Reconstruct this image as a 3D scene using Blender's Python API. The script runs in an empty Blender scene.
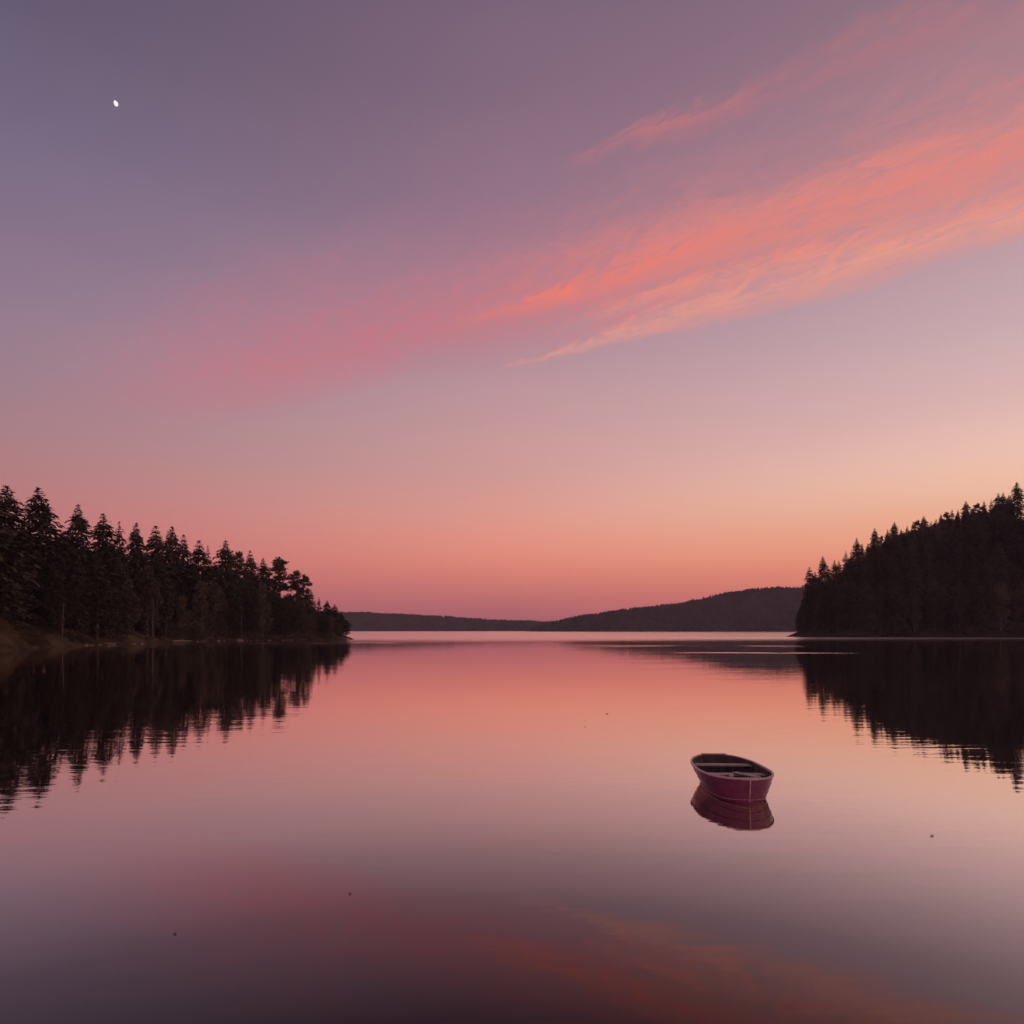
import bpy, math, random
import numpy as np
from mathutils import Vector, Matrix, noise as mnoise

S = bpy.context.scene
COL = S.collection
R = math.radians
rng = random.Random(11)

# ------------------------------------------------------------------ camera
CAM_H, F, HOR = 4.0, 600.0, 630.0          # eye height (m), focal length (px), horizon row (px)
cam_d = bpy.data.cameras.new('camera')
cam = bpy.data.objects.new('camera', cam_d)
COL.objects.link(cam)
cam.location = (0, 0, CAM_H)
cam.rotation_euler = (R(90), 0, 0)
cam_d.sensor_width = 36.0
cam_d.lens = F / 1024 * 36.0
cam_d.shift_y = (HOR - 512) / 1024
cam_d.clip_start, cam_d.clip_end = 0.1, 30000
S.camera = cam

S.view_settings.view_transform = 'Standard'
S.view_settings.look = 'None'
S.view_settings.gamma = 1
S.view_settings.exposure = 0
S.view_settings.use_curve_mapping = False
S.cycles.use_denoising = True
S.cycles.max_bounces = 8
S.cycles.volume_bounces = 1
S.cycles.volume_max_steps = 256


def lin(c):
    o = []
    for v in c[:3]:
        v /= 255.0
        o.append(v / 12.92 if v <= 0.04045 else ((v + 0.055) / 1.055) ** 2.4)
    return (*o, 1.0)


class NG:
    """Tiny helper to write node graphs as expressions."""
    def __init__(self, tree):
        self.t = tree; self.n = tree.nodes; self.l = tree.links
        self.n.clear()

    def new(self, t, **kw):
        o = self.n.new(t)
        for k, v in kw.items():
            setattr(o, k, v)
        return o

    def put(self, sock, v):
        if isinstance(v, bpy.types.NodeSocket):
            self.l.new(v, sock)
        elif v is not None:
            sock.default_value = v

    def m(self, op, a, b=None, c=None, clamp=False):
        o = self.new('ShaderNodeMath', operation=op, use_clamp=clamp)
        self.put(o.inputs[0], a)
        if b is not None: self.put(o.inputs[1], b)
        if c is not None: self.put(o.inputs[2], c)
        return o.outputs[0]

    def add(self, *a):
        r = a[0]
        for x in a[1:]: r = self.m('ADD', r, x)
        return r

    def mul(self, *a):
        r = a[0]
        for x in a[1:]: r = self.m('MULTIPLY', r, x)
        return r

    def sub(self, a, b): return self.m('SUBTRACT', a, b)

    def mr(self, v, a, b, lo=0.0, hi=1.0, smooth=True):
        o = self.new('ShaderNodeMapRange', interpolation_type='SMOOTHSTEP' if smooth else 'LINEAR')
        for k, x in zip(('Value', 'From Min', 'From Max', 'To Min', 'To Max'), (v, a, b, lo, hi)):
            self.put(o.inputs[k], x)
        return o.outputs['Result']

    def bump01(self, v, c, w):
        """smooth hump of half width w round c"""
        d = self.m('ABSOLUTE', self.sub(v, c))
        return self.mr(d, 0.0, w, 1.0, 0.0)

    def xyz(self, x, y, z=0.0):
        o = self.new('ShaderNodeCombineXYZ')
        for s, v in zip(o.inputs, (x, y, z)): self.put(s, v)
        return o.outputs[0]

    def sep(self, v):
        o = self.new('ShaderNodeSeparateXYZ'); self.put(o.inputs[0], v)
        return o.outputs

    def noise(self, vec, scale=1.0, detail=4.0, rough=0.5, distort=0.0, color=False):
        o = self.new('ShaderNodeTexNoise')
        self.put(o.inputs['Vector'], vec)
        for k, v in (('Scale', scale), ('Detail', detail), ('Roughness', rough), ('Distortion', distort)):
            o.inputs[k].default_value = v
        return o.outputs['Color' if color else 'Fac']

    def mix(self, f, a, b):
        o = self.new('ShaderNodeMix', data_type='RGBA')
        self.put(o.inputs[0], f); self.put(o.inputs[6], a); self.put(o.inputs[7], b)
        return o.outputs[2]

    def ramp(self, f, stops, interp='LINEAR'):
        o = self.new('ShaderNodeValToRGB')
        cr = o.color_ramp; cr.interpolation = interp
        stops = sorted(stops)
        cr.elements[0].position, cr.elements[0].color = stops[0]
        cr.elements[1].position, cr.elements[1].color = stops[-1]
        for p, c in stops[1:-1]:
            cr.elements.new(p).color = c
        self.put(o.inputs[0], f)
        return o.outputs[0]

    def fcurve(self, f, stops, interp='LINEAR'):
        return self.ramp(f, [(p, (v, v, v, 1)) for p, v in stops], interp)


# ------------------------------------------------------------------ world: dusk sky, afterglow to the right, streaks of high cloud
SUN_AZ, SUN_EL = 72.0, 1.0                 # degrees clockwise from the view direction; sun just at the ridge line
W = bpy.data.worlds.new('World')
S.world = W
W.use_nodes = True
g = NG(W.node_tree)
tc = g.new('ShaderNodeTexCoord')
dx, dy, dz = g.sep(tc.outputs['Generated'])
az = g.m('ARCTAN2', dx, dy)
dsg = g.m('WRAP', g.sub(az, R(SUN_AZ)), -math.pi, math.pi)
dlt = g.m('MAXIMUM', g.mul(dsg, -1.0), g.mul(dsg, 0.58))     # angle from afterglow, shrunk right of it: unseen glow added to light the boat
zz = g.m('MAXIMUM', dz, 0.0)


def zstops(rows, u):
    """rows of (image row, sRGB) seen at horizontal offset u -> stops against sin(elevation)"""
    out = []
    for y, c in rows:
        v = (HOR - y) / F
        out.append((max(0.0, v / math.sqrt(1 + u * u + v * v)), lin(c)))
    return out


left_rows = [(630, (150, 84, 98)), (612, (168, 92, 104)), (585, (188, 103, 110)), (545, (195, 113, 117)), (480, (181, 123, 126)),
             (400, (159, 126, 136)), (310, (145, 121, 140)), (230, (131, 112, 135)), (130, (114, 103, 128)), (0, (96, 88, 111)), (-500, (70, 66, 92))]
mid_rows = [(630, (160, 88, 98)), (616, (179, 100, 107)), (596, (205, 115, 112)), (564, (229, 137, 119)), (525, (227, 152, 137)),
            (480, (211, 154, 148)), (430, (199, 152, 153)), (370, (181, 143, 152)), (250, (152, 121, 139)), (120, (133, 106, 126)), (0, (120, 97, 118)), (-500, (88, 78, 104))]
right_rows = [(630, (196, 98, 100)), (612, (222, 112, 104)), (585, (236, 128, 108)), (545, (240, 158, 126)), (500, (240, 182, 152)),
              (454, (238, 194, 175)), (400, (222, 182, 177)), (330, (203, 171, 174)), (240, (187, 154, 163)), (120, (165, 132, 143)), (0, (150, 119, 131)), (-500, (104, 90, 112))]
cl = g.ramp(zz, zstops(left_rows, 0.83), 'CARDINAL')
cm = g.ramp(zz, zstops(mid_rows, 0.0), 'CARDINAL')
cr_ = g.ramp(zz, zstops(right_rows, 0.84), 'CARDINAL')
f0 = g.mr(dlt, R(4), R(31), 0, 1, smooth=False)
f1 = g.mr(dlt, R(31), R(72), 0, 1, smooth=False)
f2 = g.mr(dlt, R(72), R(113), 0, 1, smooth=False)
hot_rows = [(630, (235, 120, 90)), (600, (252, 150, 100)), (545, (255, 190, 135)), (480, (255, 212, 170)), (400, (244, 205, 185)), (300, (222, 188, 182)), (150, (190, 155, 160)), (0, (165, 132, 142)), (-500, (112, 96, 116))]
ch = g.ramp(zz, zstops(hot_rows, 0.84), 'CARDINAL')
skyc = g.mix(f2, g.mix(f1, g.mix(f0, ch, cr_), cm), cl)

# clouds: a thin sheet at one height, so streaks run in true perspective
pz = g.m('MAXIMUM', dz, 0.03)
px_, py_ = g.m('DIVIDE', dx, pz), g.m('DIVIDE', dy, pz)
cs = g.sub(g.mul(px_, 0.915), g.mul(py_, 0.404))
ct = g.add(g.mul(px_, 0.404), g.mul(py_, 0.915), g.mul(cs, 0.12))
w1 = g.sub(g.noise(g.xyz(g.mul(cs, 1.1), g.mul(ct, 2.6), 3.1), 1.0, 3, .5), 0.5)
w2 = g.sub(g.noise(g.xyz(g.mul(cs, 4.5), g.mul(ct, 9.0), 7.7), 1.0, 4, .6), 0.5)
tw = g.add(ct, g.mul(w1, 0.20), g.mul(w2, 0.05))
# fibres, long along the band
fib = g.noise(g.xyz(g.mul(g.add(cs, g.mul(w2, 0.35)), 2.2), g.mul(tw, 13.0), 1.3), 1.0, 6, .62, .4)
fib2 = g.noise(g.xyz(g.mul(g.add(cs, g.mul(ct, -0.35)), 7.0), g.mul(g.add(tw, g.mul(cs, 0.08)), 26.0), 5.3), 1.0, 5, .65, .8)
mot = g.noise(g.xyz(g.mul(g.add(cs, g.mul(ct, 0.3)), 9.0), g.mul(tw, 17.0), 2.2), 1.0, 5, .68, 1.2)
fibm = g.add(g.mul(fib, 0.42), g.mul(fib2, 0.28), g.mul(mot, 0.30))
fibc = g.mr(fibm, 0.34, 0.66)
right_on = g.mr(cs, -1.25, -0.15)
tail_on = g.mr(cs, -2.9, -0.9)
# billow: ripples lying across the band
bil = g.noise(g.xyz(g.add(g.mul(cs, 7.5), g.mul(ct, 5.0)), g.add(g.mul(ct, 11.0), g.mul(w2, 2.2)), 4.4), 1.0, 6, .66, 1.0)
bilc = g.mr(bil, 0.36, 0.64)
tex = g.add(g.mul(fibc, 0.55), g.mul(bilc, 0.45))
# main sheet: soft on its upper side, sharp on its lower edge
tl = g.add(tw, g.mul(g.sub(bil, 0.5), 0.16))
lower_edge = g.mr(tl, 2.05, 1.95)
upper_soft = g.mr(g.add(tl, g.mul(w1, 0.15)), 1.37, 1.58)
sheet = g.mul(lower_edge, upper_soft, right_on, g.add(0.10, g.mul(tex, 0.74)), g.mr(tw, 1.45, 1.75, 0.66, 1.0))
tail = g.mul(g.bump01(tl, 1.56, 0.34), tail_on, g.add(0.26, g.mul(tex, 0.34)))
core = g.mul(g.bump01(tl, 1.625, g.mr(cs, -0.9, 0.1, 0.07, 0.13)), g.mr(cs, -1.1, -0.50), g.mr(cs, -0.40, 0.0, 1.0, 0.32), g.add(0.05, g.mul(tex, 0.95)))
edge = g.mul(g.bump01(tl, g.mr(cs, -0.9, 0.2, 1.985, 1.91), g.mr(cs, -0.9, 0.2, 0.035, 0.17)), g.mr(cs, -1.08, -0.6), g.add(0.12, g.mul(tex, 0.68)))
streak2 = g.mul(g.bump01(tl, 1.80, 0.07), g.mr(cs, -0.75, -0.35), g.mr(cs, 0.4, 0.0, 0.3, 1.0), g.mul(tex, 0.75))
wisp = g.mul(g.bump01(tl, 1.21, g.add(0.05, g.mul(g.m('MAXIMUM', g.add(cs, 0.3), 0.0), 0.11))),
             g.mr(cs, -0.46, -0.20), g.mr(cs, -0.20, 0.02, 0.8, 0.30), g.add(0.05, g.mul(tex, 0.85)))
veil = g.mul(g.bump01(g.add(tl, g.mul(w2, 0.12)), 1.42, 0.56), g.mr(cs, -3.6, -1.5), g.mr(cs, -1.3, -0.35, 1.0, 0.14), g.add(0.34, g.mul(tex, 0.28)))
thin_col = g.mix(g.mr(cs, -1.2, 0.3), lin((205, 114, 122)), lin((219, 134, 126)))
hot_col = g.mix(g.mr(tw, 1.66, 1.93), lin((239, 125, 106)), lin((239, 162, 140)))
c1 = g.mix(g.m('MINIMUM', veil, 0.6), skyc, lin((192, 116, 130)))
c1 = g.mix(g.m('MINIMUM', g.add(tail, sheet), 0.86), c1, thin_col)
c1 = g.mix(g.m('MINIMUM', g.mul(g.add(core, edge, streak2), 0.95), 0.9), c1, hot_col)
c1 = g.mix(g.m('MINIMUM', wisp, 0.8), c1, lin((218, 120, 118)))

nish = g.new('ShaderNodeTexSky', sky_type='NISHITA')
nish.sun_disc = False
nish.sun_elevation = R(SUN_EL)
nish.sun_rotation = R(SUN_AZ)
bg1 = g.new('ShaderNodeBackground'); g.put(bg1.inputs[0], nish.outputs[0]); bg1.inputs[1].default_value = 0.006
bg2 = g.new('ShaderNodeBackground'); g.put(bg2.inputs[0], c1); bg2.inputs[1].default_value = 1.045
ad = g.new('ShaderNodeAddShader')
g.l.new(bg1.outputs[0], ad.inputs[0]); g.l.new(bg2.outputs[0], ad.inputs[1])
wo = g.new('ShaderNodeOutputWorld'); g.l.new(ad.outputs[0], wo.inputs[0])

# ------------------------------------------------------------------ sun: a last weak glow behind the right-hand ridge
sd = bpy.data.lights.new('sun', 'SUN')
sd.energy = 0.12
sd.angle = R(10)
sd.color = (1.0, 0.55, 0.40)
sun = bpy.data.objects.new('sun', sd)
COL.objects.link(sun)
sdir = Vector((math.sin(R(SUN_AZ)) * math.cos(R(SUN_EL)), math.cos(R(SUN_AZ)) * math.cos(R(SUN_EL)), math.sin(R(SUN_EL))))
sun.rotation_euler = sdir.to_track_quat('Z', 'Y').to_euler()


# ------------------------------------------------------------------ helpers
def tag(o, label=None, cat=None, group=None, kind=None):
    if label: o['label'] = label
    if cat: o['category'] = cat
    if group: o['group'] = group
    if kind: o['kind'] = kind
    return o


def empty(name, loc=(0, 0, 0), rz=0.0):
    o = bpy.data.objects.new(name, None)
    COL.objects.link(o)
    o.location = loc
    o.rotation_euler = (0, 0, rz)
    o.empty_display_size = 0.2
    return o


def mesh_obj(name, verts, faces, mat=None, parent=None, smooth=False):
    me = bpy.data.meshes.new(name)
    me.from_pydata([tuple(v) for v in verts], [], faces)
    me.update()
    if smooth:
        me.polygons.foreach_set('use_smooth', [True] * len(me.polygons))
    o = bpy.data.objects.new(name, me)
    COL.objects.link(o)
    if mat: me.materials.append(mat)
    if parent: o.parent = parent
    return o


class MB:
    def __init__(self): self.v, self.f = [], []

    def add(self, vs, fs):
        b = len(self.v)
        self.v += [tuple(v) for v in vs]
        self.f += [tuple(i + b for i in f) for f in fs]

    def box(self, c, s, rot=None):
        hx, hy, hz = s[0] / 2, s[1] / 2, s[2] / 2
        vs = [Vector((x, y, z)) for x in (-hx, hx) for y in (-hy, hy) for z in (-hz, hz)]
        if rot is not None: vs = [rot @ v for v in vs]
        self.add([v + Vector(c) for v in vs], [(0, 1, 3, 2), (4, 6, 7, 5), (0, 4, 5, 1), (2, 3, 7, 6), (0, 2, 6, 4), (1, 5, 7, 3)])

    def tube(self, pts, rad, n=8, caps=True):
        pts = [Vector(p) for p in pts]
        rings = []
        for i, p in enumerate(pts):
            d = (pts[min(i + 1, len(pts) - 1)] - pts[max(i - 1, 0)]).normalized()
            a = d.orthogonal().normalized() if abs(d.z) > .9 else d.cross(Vector((0, 0, 1))).normalized()
            b = d.cross(a)
            r = rad[i] if hasattr(rad, '__len__') else rad
            rings.append([p + (a * math.cos(t) + b * math.sin(t)) * r for t in (2 * math.pi * k / n for k in range(n))])
        vs = [v for rg in rings for v in rg]
        fs = [(i * n + k, i * n + (k + 1) % n, (i + 1) * n + (k + 1) % n, (i + 1) * n + k) for i in range(len(pts) - 1) for k in range(n)]
        if caps:
            fs.append(tuple(range(n))[::-1])
            fs.append(tuple((len(pts) - 1) * n + k for k in range(n)))
        self.add(vs, fs)

    def build(self, name, mat, parent=None, smooth=False): return mesh_obj(name, self.v, self.f, mat, parent, smooth)


def material(name, base, rough=0.7, var=None, scale=3.0, spec=0.5, obj_var=0.0, bump=0.0, bscale=20.0, detail=5, coord='Object'):
    m = bpy.data.materials.new(name)
    m.use_nodes = True
    q = NG(m.node_tree)
    t = q.new('ShaderNodeTexCoord')
    c = (*base, 1.0)
    if var:
        nz = q.noise(t.outputs[coord], scale, detail, 0.6)
        c = q.mix(q.mr(nz, 0.35, 0.65), (*base, 1), (*var, 1))
    if obj_var:
        oi = q.new('ShaderNodeObjectInfo')
        hs = q.new('ShaderNodeHueSaturation')
        q.put(hs.inputs['Color'], c)
        q.put(hs.inputs['Value'], q.mr(oi.outputs['Random'], 0, 1, 1 - obj_var, 1 + obj_var, smooth=False))
        q.put(hs.inputs['Hue'], q.mr(q.m('FRACT', q.mul(oi.outputs['Random'], 7.31)), 0, 1, 0.475, 0.515, smooth=False))
        c = hs.outputs[0]
    p = q.new('ShaderNodeBsdfPrincipled')
    q.put(p.inputs['Base Color'], c)
    p.inputs['Roughness'].default_value = rough
    p.inputs['Specular IOR Level'].default_value = spec
    if bump:
        b = q.new('ShaderNodeBump')
        b.inputs['Strength'].default_value = bump
        b.inputs['Distance'].default_value = 0.02
        q.put(b.inputs['Height'], q.noise(t.outputs[coord], bscale, 5, 0.6))
        q.put(p.inputs['Normal'], b.outputs[0])
    o = q.new('ShaderNodeOutputMaterial')
    q.l.new(p.outputs[0], o.inputs[0])
    return m


# ------------------------------------------------------------------ materials
M_needles = material('needles', (0.045, 0.050, 0.026), 0.75, (0.085, 0.072, 0.044), 0.35, 0.3, 0.35)
M_broad = material('broad_leaves', (0.075, 0.068, 0.042), 0.75, (0.115, 0.096, 0.064), 0.4, 0.3, 0.3)
M_bark = material('bark', (0.10, 0.075, 0.055), 0.9, (0.16, 0.13, 0.105), 1.2, 0.2, 0.3)
M_palebark = material('pale_bark', (0.15, 0.125, 0.105), 0.9, (0.24, 0.20, 0.17), 1.5, 0.2, 0.2)
M_soil = material('forest_floor', (0.045, 0.034, 0.022), 0.95, (0.125, 0.090, 0.050), 0.24, 0.1, 0, 0.6, 2.0)
M_rock = material('shore_rock', (0.20, 0.17, 0.145), 0.85, (0.34, 0.28, 0.24), 1.8, 0.3, 0.25, 0.6, 6.0)
M_wood_grey = material('weathered_log', (0.25, 0.20, 0.16), 0.85, (0.36, 0.29, 0.24), 2.5, 0.2)
M_farhill = material('far_forest', (0.036, 0.036, 0.032), 0.95, (0.060, 0.054, 0.048), 0.02, 0.1)
M_bed = material('lake_bed', (0.06, 0.05, 0.04), 0.95, (0.10, 0.08, 0.06), 0.1, 0.1)
M_grass = material('dry_grass', (0.13, 0.10, 0.045), 0.9, (0.20, 0.15, 0.07), 0.6, 0.1)

# ------------------------------------------------------------------ lake
def lake_material():
    m = bpy.data.materials.new('water')
    m.use_nodes = True
    q = NG(m.node_tree)
    t = q.new('ShaderNodeTexCoord')
    x, y, z = q.sep(t.outputs['Object'])
    # long low swell and finer ripple, crests roughly across the view
    n1 = q.noise(q.xyz(q.mul(x, 0.40), q.mul(y, 2.2), 0.0), 1.0, 2, 0.5, 0.3)
    n2 = q.noise(q.xyz(q.mul(x, 0.16), q.mul(y, 0.5), 9.0), 1.0, 2, 0.5, 0.2)
    n3 = q.noise(q.xyz(q.mul(x, 2.4), q.mul(y, 6.5), 4.0), 1.0, 2, 0.5)
    # breeze patches
    big = q.noise(q.xyz(q.mul(x, 0.004), q.mul(y, 0.016), 2.0), 1.0, 3, 0.5)
    wob = q.mul(q.sub(q.noise(q.xyz(q.mul(x, 0.012), q.mul(y, 0.02), 5.0), 1.0, 3, .6), 0.5), 1.0)
    far_wind = q.mr(q.add(y, q.mul(wob, 60.0), q.mul(x, -0.05)), 150, 300, 0.0, 1.0)
    strip1 = q.mul(q.bump01(q.add(y, q.mul(x, 0.12), q.mul(wob, 8.0)), 322.0, 22.0), q.mr(x, 40, 110))
    pat = q.mr(q.noise(q.xyz(q.mul(x, 0.05), q.mul(y, 0.10), 1.7), 1.0, 4, .65), 0.40, 0.58)
    strip2 = q.mul(q.bump01(q.add(y, q.mul(wob, 12.0)), 104.0, 5.0), q.mr(x, 8, 40), q.mr(x, 74, 46), q.add(0.15, q.mul(pat, 0.85)))
    strip3 = q.mul(q.bump01(q.add(y, q.mul(wob, 30.0)), 150.0, 26.0), q.mr(x, -30, 50), q.mr(x, 92, 62), pat)
    strip4 = q.mul(q.bump01(q.add(y, q.mul(wob, 24.0)), 185.0, 22.0), q.mr(x, -10, -50), pat)
    wind = q.m('MINIMUM', q.add(q.mul(far_wind, 0.8), q.mul(strip1, 1.25), strip2, q.mul(strip3, 0.55), q.mul(strip4, 0.5)), 1.25)
    rough = q.add(0.012, q.mul(wind, 0.24), q.mul(q.mr(y, 60, 300), 0.012))
    puff = q.mr(q.noise(q.xyz(q.mul(x, 0.05), q.mul(y, 0.22), 6.5), 1.0, 3, .6), 0.45, 0.68)
    hgt = q.add(q.mul(n1, q.add(0.0034, q.mul(puff, 0.0034))), q.mul(n2, 0.004), q.mul(n3, q.add(0.0004, q.mul(puff, 0.0011))))
    b = q.new('ShaderNodeBump')
    b.inputs['Strength'].default_value = 1.0
    b.inputs['Distance'].default_value = 1.0
    q.put(b.inputs['Height'], hgt)
    # reflectance against angle: dark when looked down into, a mirror at grazing angles
    lw = q.new('ShaderNodeLayerWeight')
    lw.inputs['Blend'].default_value = 0.5
    refl = q.fcurve(lw.outputs['Facing'], [(0.0, 0.03), (0.40, 0.05), (0.46, 0.07), (0.53, 0.17), (0.587, 0.25), (0.62, 0.345), (0.65, 0.43), (0.70, 0.61), (0.76, 0.76), (0.87, 0.88), (1.0, 0.97)])
    gl = q.new('ShaderNodeBsdfGlossy')
    gl.inputs['Color'].default_value = (1.0, 0.925, 0.92, 1)
    q.put(gl.inputs['Roughness'], rough)
    q.put(gl.inputs['Normal'], b.outputs[0])
    df = q.new('ShaderNodeBsdfDiffuse')
    df.inputs['Color'].default_value = (0.018, 0.014, 0.016, 1)
    mx = q.new('ShaderNodeMixShader')
    q.put(mx.inputs[0], refl)
    q.l.new(df.outputs[0], mx.inputs[1]); q.l.new(gl.outputs[0], mx.inputs[2])
    o = q.new('ShaderNodeOutputMaterial')
    q.l.new(mx.outputs[0], o.inputs[0])
    return m


lake = mesh_obj('lake', [(-3400, -60, 0), (3400, -60, 0), (3400, 3300, 0), (-3400, 3300, 0)], [(0, 1, 2, 3)], lake_material())
tag(lake, kind='structure')


def grid(name, xs, ys, hf, mat):
    nx, ny = len(xs), len(ys)
    X, Y = np.meshgrid(xs, ys)
    Z = hf(X, Y)
    vs = np.stack([X.ravel(), Y.ravel(), Z.ravel()], 1)
    fs = [(j * nx + i, j * nx + i + 1, (j + 1) * nx + i + 1, (j + 1) * nx + i) for j in range(ny - 1) for i in range(nx - 1)]
    o = mesh_obj(name, vs.tolist(), fs, mat, smooth=True)
    return tag(o, kind='structure')


def smooth(a, b, v):
    t = np.clip((v - a) / (b - a), 0, 1)
    return t * t * (3 - 2 * t)


def vnoise(X, Y, sc, seed=0):
    """cheap smooth value noise for heights"""
    r = np.random.RandomState(seed)
    T = r.rand(64, 64)
    x, y = X / sc + 100.3, Y / sc + 57.1
    xi, yi = np.floor(x).astype(int), np.floor(y).astype(int)
    fx, fy = x - xi, y - yi
    fx, fy = fx * fx * (3 - 2 * fx), fy * fy * (3 - 2 * fy)
    g_ = lambda a, b: T[a % 64, b % 64]
    return (g_(xi, yi) * (1 - fx) + g_(xi + 1, yi) * fx) * (1 - fy) + (g_(xi, yi + 1) * (1 - fx) + g_(xi + 1, yi + 1) * fx) * fy


# ground: one sheet from the near bank under the lake to the horizon
grid('ground', np.linspace(-3450, 3450, 140), np.linspace(-600, 3450, 120),
     lambda X, Y: -6 + 9 * smooth(-30, -90, Y) + 8 * smooth(3100, 3300, Y) + 8 * smooth(3200, 3350, np.abs(X)) - .5 + vnoise(X, Y, 90, 3), M_bed)


def sdist(X, Y, poly):
    """signed distance to a polygon, positive inside"""
    d = np.full(X.shape, 1e9)
    ins = np.zeros(X.shape, bool)
    n = len(poly)
    for i in range(n):
        (x1, y1), (x2, y2) = poly[i], poly[(i + 1) % n]
        ex, ey = x2 - x1, y2 - y1
        t = np.clip(((X - x1) * ex + (Y - y1) * ey) / (ex * ex + ey * ey), 0, 1)
        d = np.minimum(d, np.hypot(X - x1 - t * ex, Y - y1 - t * ey))
        c = ((y1 > Y) != (y2 > Y)) & (X < (x2 - x1) * (Y - y1) / (y2 - y1 + 1e-12) + x1)
        ins ^= c
    return np.where(ins, d, -d)


LEFT = [(-83, -40), (-88, 40), (-93, 85), (-97, 113), (-101, 124), (-109, 138), (-112, 146), (-109, 160), (-106, 174), (-110, 190), (-113, 200),
        (-103, 216), (-90, 230), (-76, 239), (-68, 246), (-66, 253), (-73, 266), (-95, 284), (-150, 320), (-330, 380), (-330, -40)]
RIGHT = [(160, 362), (171, 357), (185, 350), (200, 343), (235, 330), (270, 316), (300, 292), (325, 240), (340, 150), (345, 20), (620, 20),
         (640, 640), (420, 640), (300, 540), (225, 460), (186, 395), (172, 366)]


def left_h(X, Y):
    d = sdist(X, Y, LEFT) + 3.5 * (vnoise(X, Y, 9, 1) - .5)
    land = 0.10 + 1.5 * (1 - np.exp(-np.maximum(d, 0) / 4.0)) + 8.5 * (1 - np.exp(-np.maximum(d, 0) / 40.0)) + 0.9 * (vnoise(X, Y, 5, 2) - .5) * smooth(0, 6, d)
    land = land + 5.0 * np.exp(-(((X + 106) / 8) ** 2 + ((Y - 121) / 9) ** 2)) * smooth(0, 5, d)
    land = land + 2.6 * np.exp(-(((X + 119) / 8) ** 2 + ((Y - 152) / 7) ** 2)) * smooth(0, 5, d)
    land = land + 2.6 * np.exp(-(((X + 116) / 7) ** 2 + ((Y - 172) / 8) ** 2)) * smooth(0, 5, d)
    return np.where(d > 0, land, np.maximum(0.10 + d * 0.35, -5))


def right_h(X, Y):
    d = sdist(X, Y, RIGHT) + 4 * (vnoise(X, Y, 14, 5) - .5)
    land = 0.15 + 3.0 * (1 - np.exp(-np.maximum(d, 0) / 6.0)) + 73 * smooth(-6, 92, d) * (d > 0) - 0.9 * (d > 0) + 3.0 * (vnoise(X, Y, 22, 6) - .5) * smooth(5, 30, d)
    return np.where(d > 0, np.maximum(land, .1), np.maximum(0.10 + d * 0.35, -5))


left_bank = grid('shore_bank', np.arange(-330, -56, 2.0), np.arange(-40, 390, 2.0), left_h, M_soil)
M_under = material('understory', (0.026, 0.024, 0.015), 0.95, (0.050, 0.040, 0.026), 0.15, 0.1, 0, 0.8, 1.2)
right_hill = grid('wooded_hill', np.arange(150, 640, 3.0), np.arange(20, 640, 3.0), right_h, M_under)


def ground_z(x, y, side):
    return float((left_h if side == 'l' else right_h)(np.array([[x]], float), np.array([[y]], float))[0, 0])


def proj(p):
    return 512 + F * p[0] / p[1], HOR - F * (p[2] - CAM_H) / p[1]


# far hills on the other side of the lake
def far_ridge(name, D, depth, rows, seed, x0, x1):
    xs_p = [r[0] for r in rows]; ys_p = [r[1] for r in rows]

    def hf(X, Y):
        pxl = 512 + F * X / D
        top = (HOR - np.interp(pxl, xs_p, ys_p)) / F * D + CAM_H - 7
        prof = smooth(D - depth * .5, D + 0.0, Y + 14 * (vnoise(X, Y, 60, seed) - .5)) * (1 - smooth(D + depth * .3, D + depth, Y))
        return -3 + (top + 3) * prof + 5 * (vnoise(X, Y, 45, seed + 1) - .5) * prof
    o = grid(name, np.arange(x0, x1, 14.0), np.arange(D - depth * .5, D + depth, 14.0), hf, M_farhill)
    # a far wood: thousands of small crowns read as one mass
    mb = MB(); r = random.Random(seed)
    N = int((x1 - x0) * depth * .7 / 95)
    PX = np.array([r.uniform(x0, x1) for _ in range(N)]); PY = np.array([r.uniform(D - depth * .48, D + depth * .22) for _ in range(N)])
    PZ = hf(PX, PY)
    for x, y, z in zip(PX, PY, PZ):
        if z < 0.4: continue
        h = r.uniform(7, 13) ; w = r.uniform(3.0, 5.2)
        k = 5; a0 = r.random() * 6
        ring = [(x + w * math.cos(a0 + 6.283 * i / k), y + w * math.sin(a0 + 6.283 * i / k), z - 1) for i in range(k)]
        ring2 = [(x + w * .75 * math.cos(a0 + .5 + 6.283 * i / k), y + w * .75 * math.sin(a0 + .5 + 6.283 * i / k), z + h * r.uniform(.4, .55)) for i in range(k)]
        mb.add(ring + ring2 + [(x, y, z + h)], [(i, (i + 1) % k, k + (i + 1) % k, k + i) for i in range(k)] + [(k + i, k + (i + 1) % k, 2 * k) for i in range(k)])
    f = mb.build('far_forest', M_farhill)
    tag(f, kind='stuff')
    return o


far_ridge('far_hill', 2300, 420, [(-700, 590), (0, 604), (330, 612), (400, 614), (450, 617), (500, 620.5), (560, 622), (640, 624), (760, 626), (1500, 622)], 21, -2600, 1500)
far_ridge('far_hill', 1700, 420, [(470, 632), (530, 629), (560, 621), (580, 616.5), (620, 610.5), (650, 607), (680, 604), (710, 597.5), (735, 591.5), (760, 588.5), (800, 587.5), (850, 590), (1000, 584), (1500, 592)], 31, -120, 2300)

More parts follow.
